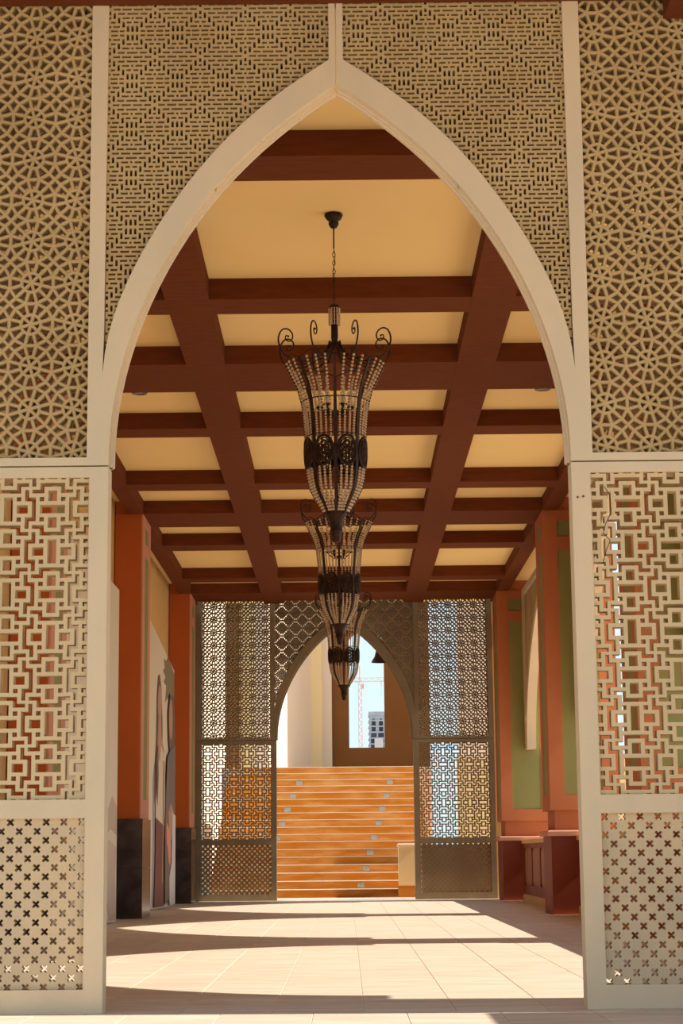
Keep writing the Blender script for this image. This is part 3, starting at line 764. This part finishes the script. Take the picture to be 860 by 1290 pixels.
mb.build('stair_mass', M['step'], st)
MB().box(-3.6, 2.5, YS + 18 * T_, 78, 0, 18 * R_).build('trim_6', M['sand'], None, kind='structure', label='upper landing at the head of the stairs')

pd = thing('pedestal', 'short cream block standing at the right foot of the stairs', 'pedestal', (1.47, 47.8, 0))
MB().box(-.20, .24, 0, .5, .02, 1.20).build('shaft', M['wall_yellow'], pd)
MB().box(-.215, .25, -.015, .515, 0, .27).build('base', M['step'], pd)
MB().chamfer_box(-.225, .265, -.03, .53, 1.20, 1.275, .02).build('cap', M['wall_cream'], pd)

# upper walls
def wall_quad(name, A, B, z0, z1, th, m, label):
    A, B = Vector((*A, 0)), Vector((*B, 0)); d = (B - A).normalized(); n = Vector((-d.y, d.x, 0)) * th
    vs = [A, B, B + n, A + n]; vs = [v_ + Vector((0, 0, z0)) for v_ in vs] + [v_ + Vector((0, 0, z1)) for v_ in vs]
    return MB().add(vs, [(0, 1, 2, 3), (4, 5, 6, 7), (0, 1, 5, 4), (1, 2, 6, 5), (2, 3, 7, 6), (3, 0, 4, 7)]).build(name, m, None, kind='structure', label=label)
wall_quad('wall_upper_left', (-2.25, 57.6), (-1.07, 62.6), 3.528, 12, .4, M['wall_cream'], 'cream wall left of the stair head')
MB().box(-1.07, -.735, 62.6, 64, 3.528, 12).build('trim_7', M['wall_yellow'], None, kind='structure', label='yellow edge of the upper pier')
MB().box(-.735, -.42, 63.0, 64.2, 3.528, 12).build('trim_8', M['wall_cream'], None, kind='structure', label='pale edge of the upper pier')
wall_quad('wall_outer_left', (-5.6, 71), (-6.7, 112), 0, 32, -.5, M['wall_cream'], 'sunlit wall of the neighbouring building')
# brown end wall with the tall arched window
wn = [(.135, 4.43), (1.285, 4.43), (1.285, 7.85)] + [(.71 + .575 * math.cos(a * PI / 12), 7.85 + .35 * math.sin(a * PI / 12)) for a in range(1, 12)] + [(.135, 7.85)]
MB().prism([(-.42, 3.528), (2.75, 3.528), (2.75, 12), (-.42, 12)], [wn], 63.3, 63.6).build('wall_upper_back', M['wall_brown'], None, kind='structure')
MB().box(3.5, 7.5, 60.0, 60.4, 0, 12).build('wall_upper_right', M['wall_cream'], None, kind='structure')
MB().box(2.86, 7.5, 50.0, 50.5, 0, 3.45).build('wall_lower_right', M['wall_yellow'], None, kind='structure')
cp = thing('column', 'tall tan column standing behind the upper left lattice of the distant screen', 'column', (-3.05, 57.4, 3.528))
MB().box(-.40, .68, .3, 1.2, 0, 9.5).build('shaft', M['wall_yellow'], cp)
MB().box(-.45, -.05, 0.1, .5, 0, 9.5).build('left_side_face', M['wall_brown'], cp)  # brown strip makes the column's left side face darker

MB().box(5.0, 5.4, 59.4, 70, 0, 16).build('wall_upper_side', M['wall_cream'], None, kind='structure')  # unseen wall added to cast shade on the cream wall
MB().box(1.80, 3.42, 46.9, 47.1, 0, 1.24).build('trim_10', M['wall_brown'], None, kind='structure', label='low brown wall behind the right of the distant screen')
for sx_, nn in ((-1, 'trim_11'), (1, 'trim_12')):
    MB().box(*sorted((sx_ * 3.455, sx_ * 4.3)), 45.36, 45.6, 0, ZC).build(nn, M['tan'], None, kind='structure', label='narrow wall return beside the distant screen')
# far roof edge over the landing between screen and stairs
MB().box(-4.3, 4.75, 45.6, 47.0, ZC, ZC + .3).build('trim_9', M['cream'], None, kind='structure', label='roof edge behind the distant screen')
ln = thing('hanging_lantern', 'dark bell-shaped lantern hanging beyond the distant arch', 'lantern', (.86, 46.7, 7.06))
MB().lathe([(.21, -1.50), (.20, -1.47), (.13, -1.36), (.09, -1.2), (.085, -1.12), (.05, -1.08), (.03, -.98), (.05, -.95), (.0, -.92)], 16).build('shade', M['iron'], ln, True)
MB().tube([(0, 0, -.93), (0, 0, 0)], .010, 6).build('rod', M['iron'], ln, True)
MB().tube([(-.0, 0, -.9), (-.12, 0, -.86), (-.24, 0, -.82), (-.33, 0, -.86), (-.36, 0, -.95)], .022, 6).build('scroll', M['iron'], ln, True)
MB().lathe([(0, -.05), (.04, -.05), (.05, -.02), (.06, 0), (0, 0)], 12).build('ceiling_rose', M['iron'], ln, True)

# ground
MB().box(-400, 400, -60, 1600, -.30, -.21).build('ground', M['sand'], None, kind='structure')

# distant unfinished tower block and crane
tb = thing('unfinished_building', 'grey unfinished concrete building on the skyline through the tall window', 'building', (10.6, 900, -.2))
FH, NF = 2.7, 24
for f in range(NF + 1):
    MB().box(-4 if f < 19 else 0, 26, -.6, 20, f * FH, f * FH + .55).build('floor_slab', M['concrete'], tb)
for x in (.2, 3.6, 7.0, 10.4, 14, 18): MB().box(x, x + .7, -.2, .8, 0, NF * FH).build('column', M['concrete'], tb)
MB().box(-3.6, -3.0, -.2, .8, 0, 18 * FH).build('column', M['concrete'], tb)
MB().box(0.5, 25, 2.5, 19, 0, NF * FH - .5).build('inner_wall', M['concrete_dark'], tb)
for f in (NF - 3,):
    for x in (.9, 4.3, 7.7):
        z0, z1 = f * FH + .55, (f + 3) * FH
        arch = [(x + .4, z0 + .1), (x + .4, z1 - 3.4), (x + .8, z1 - 2.0), (x + 1.35, z1 - 1.4), (x + 1.9, z1 - 2.0), (x + 2.3, z1 - 3.4), (x + 2.3, z0 + .1)]
        MB().prism([(x, z0), (x, z1), (x + 2.7, z1), (x + 2.7, z0)], [arch], -.15, .3).build('arched_opening', M['concrete'], tb)
MB().box(2.6, 6.6, -.7, -.2, 0, 54).build('wall_panel', M['wall_panel'], tb)
MB().box(.0, 12, -.4, 16, NF * FH + .5, NF * FH + 1.6).build('roof_parapet', M['concrete'], tb)
cr = thing('tower_crane', 'slender tower crane on the skyline left of the unfinished building', 'crane', (6.6, 870, -.2))
mb = MB(); Hm = 77.5
for sx_ in (-.8, .8):
    for sy_ in (-.8, .8): mb.tube([(sx_, sy_, 0), (sx_, sy_, Hm)], .13, 4)
z = 0; s_ = 1
while z < Hm:
    for sy_ in (-.8, .8): mb.tube([(-.8 * s_, sy_, z), (.8 * s_, sy_, z + 1.6)], .08, 4)
    z += 1.6; s_ = -s_
mb.build('mast', M['crane'], cr)
MB().box(.5, 1.7, -.8, .8, 74.5, 76.6).build('cab', M['crane'], cr)
mb = MB()
mb.tube([(-7, 0, Hm), (32, 0, Hm + .6)], .14, 4); mb.tube([(-3, 0, Hm + 1.8), (27, 0, Hm + 2.0)], .10, 4)
for i in range(22): mb.tube([(-3 + i * 1.4, 0, Hm + (.0 if i % 2 else 1.8)), (-1.6 + i * 1.4, 0, Hm + (1.8 if i % 2 else .0))], .07, 4)
mb.build('jib', M['crane'], cr)
MB().tube([(0, 0, Hm), (0, 0, Hm + 7)], .3, 4).build('tower_head', M['crane'], cr)
MB().tube([(9.5, 0, Hm), (9.5, 0, Hm - 6.5)], .12, 4).build('hoist_cable', M['crane'], cr)
MB().box(-7, -4.5, -1, 1, Hm - 2.4, Hm).build('counterweight', M['concrete'], cr)
MB().tube([(-6, 0, 27.5), (4.2, 0, 28.2)], .35, 4).build('mast_tie', M['concrete_dark'], cr)
